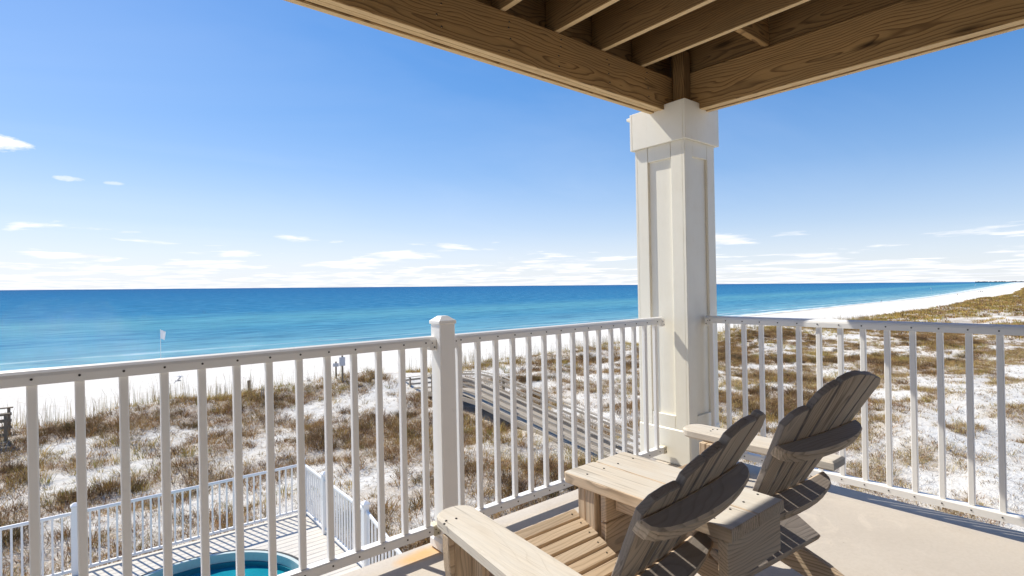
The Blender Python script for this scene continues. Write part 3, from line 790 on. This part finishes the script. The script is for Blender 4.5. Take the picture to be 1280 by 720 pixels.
# ------------------------------------------------------------------ boardwalk over the dunes
def gz(x, y): return float(ground_z(np.array([x]), np.array([y]))[0])
t = thing('boardwalk', (14.2, 14, -5.3), 'long grey wooden boardwalk with plank railings crossing the dunes to the beach', 'boardwalk')
bx0, bx1 = 13.15, 15.0
prof = [(5.5, -6.78), (21.5, -4.70), (22.5, -4.62), (25.7, -5.02), (28.3, -5.5), (39., -7.7)]       # y, walking height
def wz(y): return float(np.interp(y, [q[0] for q in prof], [q[1] for q in prof]))
mb = MB(); yy = 5.5
while yy < 39:
    sl = math.atan2(wz(yy + .07) - wz(yy - .07), .14)
    mb.box((0, 0, 0), (bx1 - bx0 + .1, .135, .036), Matrix.Translation(((bx0 + bx1) / 2, yy, wz(yy))) @ Matrix.Rotation(sl, 4, 'X'), .004); yy += .145
mb.build('decking', M_walk, t)
def span(mbx, x, ya, yb, dz, w_, h_):
    a, b_ = Vector((x, ya, wz(ya) + dz)), Vector((x, yb, wz(yb) + dz)); d_ = b_ - a
    M = Matrix.Translation((a + b_) / 2) @ Matrix.Rotation(math.atan2(d_.z, d_.y), 4, 'X')
    mbx.box((0, 0, 0), (w_, d_.length, h_), M, .004)
cuts = [5.5, 8.6, 11.7, 14.8, 17.9, 21., 23.25, 25.5, 28.2, 30.9, 33.6, 36.3, 39.]
for x_, sg in ((bx0, -1), (bx1, 1)):
    mb = MB()
    for a, b_ in zip(cuts[:-1], cuts[1:]):
        span(mb, x_, a, b_ - .01, 1.02, .15, .04)
        for dzv in (.86, .57, .28): span(mb, x_ - sg * .055, a, b_ - .012, dzv, .036, .115)
        span(mb, x_ + sg * .07, a, b_ - .01, -.14, .04, .24)
    mb.build('rail_boards', M_walk, t)
    for k, yy in enumerate(cuts):
        mbx = MB(); g = gz(x_, yy) - .4; top = wz(yy) + .99
        mbx.box((x_ - sg * .0, yy, (g + top) / 2), (.10, .10, top - g), None, .005); mbx.build('post', M_walkdark if k % 2 else M_walk, t)

# end of another crossover at the left edge of the picture
gx_, gy_ = -5.3, 29.6; g0 = gz(-5.7, 29.6) - .5
t = thing('dune_crossover', (gx_, gy_, g0), 'brown wooden dune crossover with open slatted sides at the left edge of the picture', 'walkway')
for xx in (-5.62, -6.6, -7.6, -8.8):
    for yy in (29.4, 31.0):
        mbx = MB(); mbx.box((xx, yy, g0 + .55), (.11, .11, 2.1), None, .005); mbx.build('post', M_walkdark, t)
mb = MB()
for yy in (29.4, 31.0):
    for zz in (.45, .75, 1.05, 1.35): mb.box((-7.47, yy - .07, g0 + zz), (3.9, .036, .13), None, .004)
    mb.box((-7.47, yy, g0 + 1.62), (4., .15, .045), None, .004)
for k in range(8): mb.box((-5.62 - k * .5, 29.4 - .11, g0 + .9), (.09, .03, 1.1), None, .004)
mb.build('rail_boards', M_walkdark, t)
mb = MB()
for k in range(26): mb.box((-5.67 - k * .145, 30.2, g0 + .42), (.135, 1.75, .036), None, .004)
mb.build('decking', M_walk, t)

# ------------------------------------------------------------------ beach furniture
def at(px, depth, z=None):
    """a point of the place at the given bearing (photo column) and distance along the view axis"""
    h = math.atan((px - 640) / 670.7); d = depth / math.cos(h); a = YAW + h
    x_, y_ = CAM.x + d * math.sin(a), CAM.y + d * math.cos(a)
    return Vector((x_, y_, gz(x_, y_) if z is None else z))
M_flag = plain_mat('white_flag', (.80, .80, .80), .7, var=.08)
def flag(px, depth, h, fw, fh, label, droop=.0, z=None, head=R(100)):
    b_ = at(px, depth, z); b_.z = max(b_.z, SEA - .3)
    r = thing('beach_flag', b_, label, 'flag', 'flags on poles along the water')
    mbx = MB(); mbx.cyl((b_.x, b_.y, b_.z - .4), (b_.x, b_.y, b_.z + h), .035, .022, 8); mbx.build('pole', M_pole, r)
    vs, fs = [], []; nU, nV = 9, 7
    for s_ in (0, 1):
        for j in range(nV):
            for i in range(nU):
                u, v_ = i / (nU - 1), j / (nV - 1)
                off = .10 * fw * math.sin(u * 7 + v_ * 2) * u + s_ * .012
                xx, zz = u * fw * (1 - .25 * v_), b_.z + h - .03 - v_ * fh - droop * u * fw
                dx_, dy_ = math.cos(head), math.sin(head)
                vs.append((b_.x + xx * dx_ - off * dy_, b_.y + xx * dy_ + off * dx_, zz))
    for s_ in (0, 1):
        for j in range(nV - 1):
            for i in range(nU - 1):
                q = [s_ * nU * nV + j * nU + i + k for k in (0, 1, nU + 1, nU)]
                fs.append(tuple(q if s_ else q[::-1]))
    mbx = MB(); mbx._add(vs, fs, [(0, 0, 0)] * len(vs), None, 0); mbx.build('flag_cloth', M_flag, r, True)
flag(200, 60, 5.1, .50, .95, 'white flag drooping on a tall pole at the water, at the left of the picture', .5, head=R(-20))
flag(1164, 445, 5.4, 1.6, 1.0, 'white flag on a pole by the water, nearest of the distant flags', .15, SEA, R(170))
flag(1218.3, 780, 6., 2.4, 1.0, 'white flag with a wide cloth far up the beach, second of the distant ones', 0, SEA, R(-40))
flag(1237.5, 1000, 6., 1.4, 1.2, 'tiny white flag far up the beach, third of the distant ones', .3, SEA, R(-40))
flag(1251.5, 1200, 5., 2.6, 1.6, 'tiniest white flag, farthest up the beach near the horizon', 0, SEA, R(170))

def sign(px, depth, h, w_, hh, label, head):
    b_ = at(px, depth); r = thing('dune_sign', b_, label, 'sign', 'small signs on the dune')
    mbx = MB(); mbx.box((b_.x, b_.y, b_.z + h / 2 - .2), (.09, .09, h + .4), None, .006); mbx.build('post', M_walkdark, r)
    Mx = Matrix.Translation((b_.x, b_.y, b_.z + h - hh / 2 - .1)) @ Matrix.Rotation(head, 4, 'Z') @ Matrix.Translation((0, -.065, 0))
    mbx = MB(); mbx.box((0, 0, 0), (w_, .03, hh), Mx, .006); mbx.build('sign_board', plain_mat('sign_grey', (.70, .70, .70), .5, var=.1), r)
    return r
sign(427, 34, 1.75, .36, .55, 'pale grey upright sign on a brown post on the dune crest', R(-25))
sign(419, 35, 1.1, .36, .22, 'low wide grey sign on a thin post beside the taller dune sign', R(-25))
for px, dp, h, ww, lb in ((310, 33, .75, .16, 'short brown timber stump standing in the dune grass'), (325.5, 30, .62, .05, 'thin grey stake in the sand, left of its twin'), (327.8, 30.4, .6, .05, 'thin grey stake in the sand, right of its twin')):
    b_ = at(px, dp); r = MB(); r.box((b_.x, b_.y, b_.z + h / 2 - .15), (ww, ww, h + .3), None, .008)
    r.cyl((b_.x, b_.y, b_.z + h), (b_.x, b_.y, b_.z + h + .03), ww * .4, ww * .2, 8)
    o = r.build('marker_post', M_walkdark if ww > .1 else M_walk, None, origin=b_); tag(o, lb, 'post', 'posts in the dune grass')
b_ = at(239, 36); t = thing('beach_box', b_, 'small grey box with a dark front half sunk in the dune crest', 'box')
Mx = Matrix.Translation(b_) @ Matrix.Rotation(R(-20), 4, 'Z')
mb = MB(); mb.box((0, 0, .32), (.7, .5, .75), Mx, .02); mb.build('body', plain_mat('grey_box', (.32, .32, .33), .6), t)
mb = MB(); mb.box((0, 0, .71), (.76, .56, .05), Mx, .015); mb.build('lid', plain_mat('grey_lid', (.45, .45, .46), .6), t)
mb = MB(); mb.box((.02, -.262, .33), (.3, .025, .5), Mx, .008); mb.build('door', M_walkdark, t)

# gull gliding over the sand
b_ = at(221, 30, -5.9 + 1.9); b_.z = CAM.z - (475.5 - 360.3) / 670.7 * 30
vs, fs = [], []
mb = MB()
body = [(-.22, .0), (-.16, .03), (0, .055), (.14, .045), (.2, .03), (.26, .012)]
nB = 8
for a, r_ in body:
    for i in range(nB): vs.append((a, max(r_, .006) * math.cos(2 * math.pi * i / nB), max(r_, .006) * math.sin(2 * math.pi * i / nB)))
for k in range(len(body) - 1):
    for i in range(nB): j = (i + 1) % nB; fs.append((k * nB + i, k * nB + j, (k + 1) * nB + j, (k + 1) * nB + i))
fs += [tuple(range(nB))[::-1], tuple((len(body) - 1) * nB + i for i in range(nB))]
for s_ in (-1, 1):
    o0 = len(vs); W = [(.08, .02, .03), (-.08, .02, .03), (.12, .28, .12), (-.03, .28, .12), (.0, .62, .06), (-.05, .62, .06)]
    for z_ in (0, .012): vs += [(a, s_ * b2, c_ + z_) for a, b2, c_ in W]
    for lay in (0, 6):
        for q in ((0, 1, 3, 2), (2, 3, 5, 4)): fs.append(tuple(o0 + lay + i for i in q))
    for q in ((0, 2, 8, 6), (2, 4, 10, 8), (4, 5, 11, 10), (1, 3, 9, 7), (3, 5, 11, 9)): fs.append(tuple(o0 + i for i in q))
Mx = Matrix.Translation(b_) @ Matrix.Rotation(R(-30), 4, 'Z') @ Matrix.Rotation(R(15), 4, 'X') @ Matrix.Scale(.7, 4)
mb._add(vs, fs, [(0, 0, 0)] * len(vs), Mx, 0)
o = mb.build('gull', plain_mat('gull_grey', (.16, .16, .18), .7), None, True, origin=b_); tag(o, 'dark gull gliding low over the white sand at the left', 'bird')

# beachgoers far up the beach
def person(px, depth, label, top, legs, sit=False, face=0., group='people on the far beach', z=None):
    b_ = at(px, depth, z)
    K = Matrix.Translation(b_) @ Matrix.Rotation(face, 4, 'Z')
    if sit: J = [(0, 0, .12), (0, -.03, .38), (0, -.02, .58), (0, 0, .66), (0, .01, .82), (-.12, .1, .1), (-.13, .45, .3), (-.13, .7, .05), (.12, .1, .1), (.13, .45, .3), (.13, .7, .05), (-.2, 0, .55), (-.28, .1, .32), (-.2, .33, .3), (.2, 0, .55), (.28, .1, .32), (.2, .33, .3)]
    else: J = [(0, 0, .92), (0, 0, 1.2), (0, 0, 1.42), (0, .01, 1.53), (0, .03, 1.66), (-.1, 0, .88), (-.12, .08, .48), (-.13, .02, .05), (.1, 0, .88), (.13, -.06, .48), (.14, -.16, .06), (-.2, 0, 1.4), (-.26, -.03, 1.12), (-.25, .08, .88), (.2, 0, 1.4), (.26, .03, 1.12), (.25, -.06, .88)]
    E = [(0, 1), (1, 2), (2, 3), (3, 4), (0, 5), (5, 6), (6, 7), (0, 8), (8, 9), (9, 10), (2, 11), (11, 12), (12, 13), (2, 14), (14, 15), (15, 16)]
    rad = [.15, .15, .15, .06, .11, .1, .075, .05, .1, .075, .05, .065, .05, .04, .065, .05, .04]
    me = bpy.data.meshes.new('person'); me.from_pydata([tuple(K @ Vector(j) - b_) for j in J], E, [])
    o = bpy.data.objects.new('person', me); COL.objects.link(o); o.location = b_
    md = o.modifiers.new('skin', 'SKIN'); 
    for sv, r_ in zip(me.skin_vertices[0].data, rad): sv.radius = (r_, r_)
    me.skin_vertices[0].data[0].use_root = True
    o.modifiers.new('sub', 'SUBSURF').render_levels = 1
    m, nt, b = mat('beach_clothes')
    p = objco(nt); _, _, z_ = sep(nt, p)
    hh = .8 if sit else 1.66
    L(nt, ramp(nt, mth(nt, 'DIVIDE', z_, hh * 1.1), [(0., (.35, .22, .16)), (.25, legs), (.54, legs), (.56, top), (.80, top), (.82, (.35, .22, .16)), (.90, (.35, .22, .16)), (.93, (.05, .035, .03))], 'CONSTANT'), b.inputs['Base Color'])
    b.inputs['Roughness'].default_value = .8; me.materials.append(m)
    tag(o, label, 'person', group); return o
person(1102, 285, 'person in dark clothes sitting on the sand near the waterline, alone', (.03, .03, .04), (.04, .04, .05), True, R(20))
person(1223.5, 470, 'person in black standing on the far beach, left of a group of three', (.03, .03, .035), (.03, .03, .04), face=R(40))
person(1225.6, 478, 'person in dark blue standing on the far beach, middle of a group of three', (.03, .04, .09), (.03, .03, .05), face=R(-60))
person(1227.8, 472, 'person in dark grey standing on the far beach, right of a group of three', (.06, .06, .07), (.03, .03, .04), face=R(120))
person(1221.2, 465, 'person in a white top on the far beach beside the group in dark clothes', (.75, .75, .75), (.5, .5, .5), face=R(10))
person(1197, 400, 'person in brown sitting on the far beach between two distant flags', (.25, .16, .1), (.2, .14, .1), True, R(60))

# ------------------------------------------------------------------ dune vegetation (ground cover nobody could count)
def blades(name, P, n, h, spread, wid, lean, cols, label_cat, seed):
    """P: (k,3) tuft positions; every tuft gets n blades (tapered two-segment strips)"""
    g = np.random.default_rng(seed); k = len(P)
    h = np.broadcast_to(h, (k,)); spread = np.broadcast_to(spread, (k,)); wid = np.broadcast_to(wid, (k,))
    T = k * n
    ctr = np.repeat(P, n, 0); H = np.repeat(h, n) * g.uniform(.55, 1.15, T); SP = np.repeat(spread, n); W = np.repeat(wid, n) * g.uniform(.7, 1.3, T)
    a = g.uniform(0, 2 * np.pi, T); rr = np.sqrt(g.uniform(0, 1, T)) * SP
    base = ctr + np.stack([np.cos(a) * rr, np.sin(a) * rr, np.zeros(T)], -1)
    la = a + g.normal(0, .9, T); lv = np.abs(g.normal(0, 1, T)) * lean + .25 * lean
    dirx, diry = np.cos(la) * lv, np.sin(la) * lv + .10
    mid = base + np.stack([dirx * H * .35, diry * H * .35, H * .62], -1)
    tip = base + np.stack([dirx * H, diry * H, H * g.uniform(.75, 1.0, T)], -1)
    wa = g.uniform(0, np.pi, T); wd = np.stack([np.cos(wa) * W, np.sin(wa) * W, np.zeros(T)], -1) / 2
    V = np.stack([base - wd, base + wd, mid + wd * .75, mid - wd * .75, tip], 1).reshape(-1, 3).astype(np.float32)
    o5 = np.arange(T)[:, None] * 5
    tri = np.concatenate([o5 + np.array([[0, 1, 2, 3]]), ], 1)
    me = bpy.data.meshes.new(name); me.vertices.add(len(V)); me.vertices.foreach_set('co', V.ravel())
    loops = np.concatenate([tri, o5 + np.array([[3, 2, 4]])], 1).astype(np.int32)
    me.loops.add(loops.size); me.loops.foreach_set('vertex_index', loops.ravel())
    st = (np.arange(T)[:, None] * 7 + np.array([[0, 4]])).astype(np.int32).ravel()
    me.polygons.add(2 * T); me.polygons.foreach_set('loop_start', st)
    me.update(calc_edges=True)
    cols = np.asarray(cols, float)
    C = np.repeat(cols, n, 0) * g.uniform(.6, 1.45, (T, 1)) * g.uniform(.92, 1.08, (T, 3))
    C = np.concatenate([np.clip(np.repeat(C, 5, 0), 0, 1), np.ones((T * 5, 1))], 1).astype(np.float32)
    at_ = me.attributes.new('tint', 'FLOAT_COLOR', 'POINT'); at_.data.foreach_set('color', C.ravel())
    m, nt, b = mat(name + '_blade')
    an = N(nt, 'ShaderNodeAttribute'); an.attribute_name = 'tint'
    L(nt, an.outputs['Color'], b.inputs['Base Color']); b.inputs['Roughness'].default_value = .8; b.inputs['Specular IOR Level'].default_value = .15
    tr = N(nt, 'ShaderNodeBsdfTranslucent'); L(nt, an.outputs['Color'], tr.inputs[0])
    mx = N(nt, 'ShaderNodeMixShader'); mx.inputs[0].default_value = .18
    L(nt, b.outputs[0], mx.inputs[1]); L(nt, tr.outputs[0], mx.inputs[2])
    L(nt, mx.outputs[0], [q for q in nt.nodes if q.type == 'OUTPUT_MATERIAL'][0].inputs[0])
    me.materials.append(m)
    o = bpy.data.objects.new(name, me); COL.objects.link(o); tag(o, kind='stuff'); return o
def scatter(n, xr, yr, seed, dens):
    g = np.random.default_rng(seed)
    X = g.uniform(*xr, n); Yp = g.uniform(*yr, n); Y = Yp + (shore(X) - 82) * .92
    keep = g.uniform(0, 1, n) < dens(X, Yp, Y)
    X, Y, Yp = X[keep], Y[keep], Yp[keep]
    x, y = X - 3.385, Y - 2.19
    free = ~((x > 12.9) & (x < 15.3) & (y > 5) & (y < 40)) & ~((x < .6) & (y < 9.0))
    x, y, Yp, X = x[free], y[free], Yp[free], X[free]
    return np.stack([x, y, ground_z(x, y) - .03], -1), X, Yp
def smooth(a, lo, hi): return np.clip((a - lo) / (hi - lo), 0, 1)
def patch(X, Y, s=1.): return .48 * fbm(X / 6.5 / s, Y / 3.6 / s, 31, 3) + .32 * fbm(X / 1.9 / s, Y / 1.5 / s, 37, 3) + .2 * fbm(X / .7, Y / .6, 41, 2)
# brown scrub in the hollow behind the foredune
def d1(X, Yp, Y):
    inner = smooth(Yp, 6, 10) * (1 - smooth(Yp, 31, 36))
    thr = .425 + .085 * smooth(X, 22, 60)
    return smooth(patch(X, Y), thr - .04, thr + .10) * inner
P, X, Yp = scatter(80000, (-22, 95), (4, 37), 1, d1)
br = np.array([(.26, .145, .07), (.36, .21, .095), (.14, .082, .045), (.44, .275, .10), (.29, .20, .065)])
sel = rng.integers(0, 5, len(P))
blades('dune_scrub', P, 20, (.10 + .42 * rng.uniform(0, 1, len(P)) ** 1.8), rng.uniform(.12, .30, len(P)), .014, 1.15, br[sel], 'scrub', 5)
# dark woody shrubs standing out of the scrub
def d6(X, Yp, Y): return smooth(patch(X, Y), .44, .56) * smooth(Yp, 7, 11) * (1 - smooth(Yp, 29, 34)) * smooth(fbm(X / 3., Y / 3., 131, 2), .35, .6)
P, X, Yp = scatter(3200, (-22, 80), (5, 35), 12, d6)
dk = np.array([(.13, .08, .045), (.17, .105, .055), (.12, .095, .04), (.20, .125, .06)])
blades('dune_shrubs', P, 130, rng.uniform(.25, .62, len(P)), rng.uniform(.22, .5, len(P)), .013, .75, dk[rng.integers(0, 4, len(P))], 'shrub', 15)
# golden grass along the crest and between
def d2(X, Yp, Y):
    crest = np.exp(-((Yp - 33.8) / 2.6) ** 2) * smooth(fbm(X / 4., Y / 4., 51, 3), .36, .55)
    inner = smooth(Yp, 5, 9) * (1 - smooth(Yp, 33, 37)) * smooth(fbm(X / 5., Y / 3., 61, 3), .52, .66) * .55
    return np.maximum(crest, inner)
P, X, Yp = scatter(34000, (-24, 150), (4, 40), 2, d2)
gr = np.array([(.50, .34, .085), (.42, .31, .075), (.55, .38, .13), (.30, .27, .07)])
sel = rng.integers(0, 4, len(P))
blades('dune_grass', P, 20, rng.uniform(.2, .55, len(P)), rng.uniform(.10, .26, len(P)), .014, .85, gr[sel], 'grass', 6)
# tall thin sea oats on the seaward slope
def d3(X, Yp, Y): return np.exp(-((Yp - 36.) / 3.) ** 2) * smooth(fbm(X / 6., Y / 6., 71, 3), .35, .6)
P, X, Yp = scatter(8000, (-24, 120), (30, 45), 3, d3)
blades('sea_oats', P, 3, rng.uniform(.9, 1.9, len(P)), .12, .017, .13, np.tile((.40, .32, .19), (len(P), 1)), 'oats', 7)
# far dunes to the right: bigger, coarser clumps
def d4(X, Yp, Y):
    band = smooth(Yp, -28, 10) * (1 - smooth(Yp, 37, 41))
    pt = .6 * fbm(X / 22., Y / 6., 81, 3) + .4 * fbm(X / 6., Y / 3., 85, 3)
    core = .58 - .26 * smooth(Yp, 14, 30)
    return smooth(pt, core, core + .08) * band
P, X, Yp = scatter(45000, (85, 900), (-35, 42), 4, d4)
sel = rng.integers(0, 5, len(P)); mixg = np.where(rng.uniform(0, 1, (len(P), 1)) < .45, gr[sel % 4], br[sel])
sz = 1 + smooth(X, 100, 500) * 1.4
blades('far_dune_grass', P, 12, rng.uniform(.4, .75, len(P)) * sz ** .4, .55 * sz, .07 * sz, .5, mixg, 'grass', 8)
# sparse tufts on the open sand to the right of the house
def d5(X, Yp, Y):
    pt = .5 * fbm(X / 4.5, Y / 2.2, 91, 3) + .5 * fbm(X / 1.6, Y / 1.2, 95, 3)
    return smooth(pt, .475, .60) * (1 - smooth(Yp, 20, 26))
P, X, Yp = scatter(90000, (4, 100), (-30, 24), 9, d5)
ok = (X < 90) & ~((X < 25) & (Yp > 8))
P = P[ok]
tn = np.array([(.38, .25, .13), (.44, .33, .14), (.32, .20, .11), (.48, .37, .17)])
sel = rng.integers(0, 4, len(P))
blades('sparse_dune_grass', P, 20, rng.uniform(.10, .34, len(P)), rng.uniform(.10, .30, len(P)), .015, 1.1, tn[sel], 'grass', 10)

# little sprigs and dead stems all over the sand
def d7(X, Yp, Y): return (1 - smooth(Yp, 33, 38)) * (.25 + .75 * smooth(fbm(X / 2.2, Y / 1.6, 151, 3), .40, .58))
P, X, Yp = scatter(52000, (-22, 75), (-16, 37), 21, d7)
P = P[~((X < 4) & (Yp < 4))]
sp = np.array([(.24, .15, .08), (.33, .22, .10), (.18, .12, .065), (.40, .29, .12)])
blades('sand_sprigs', P, 7, rng.uniform(.06, .20, len(P)), rng.uniform(.04, .16, len(P)), .014, 1.2, sp[rng.integers(0, 4, len(P))], 'sprigs', 25)

# ------------------------------------------------------------------ the house leans
for o in HOUSE:
    o.matrix_world = LEAN @ o.matrix_basis
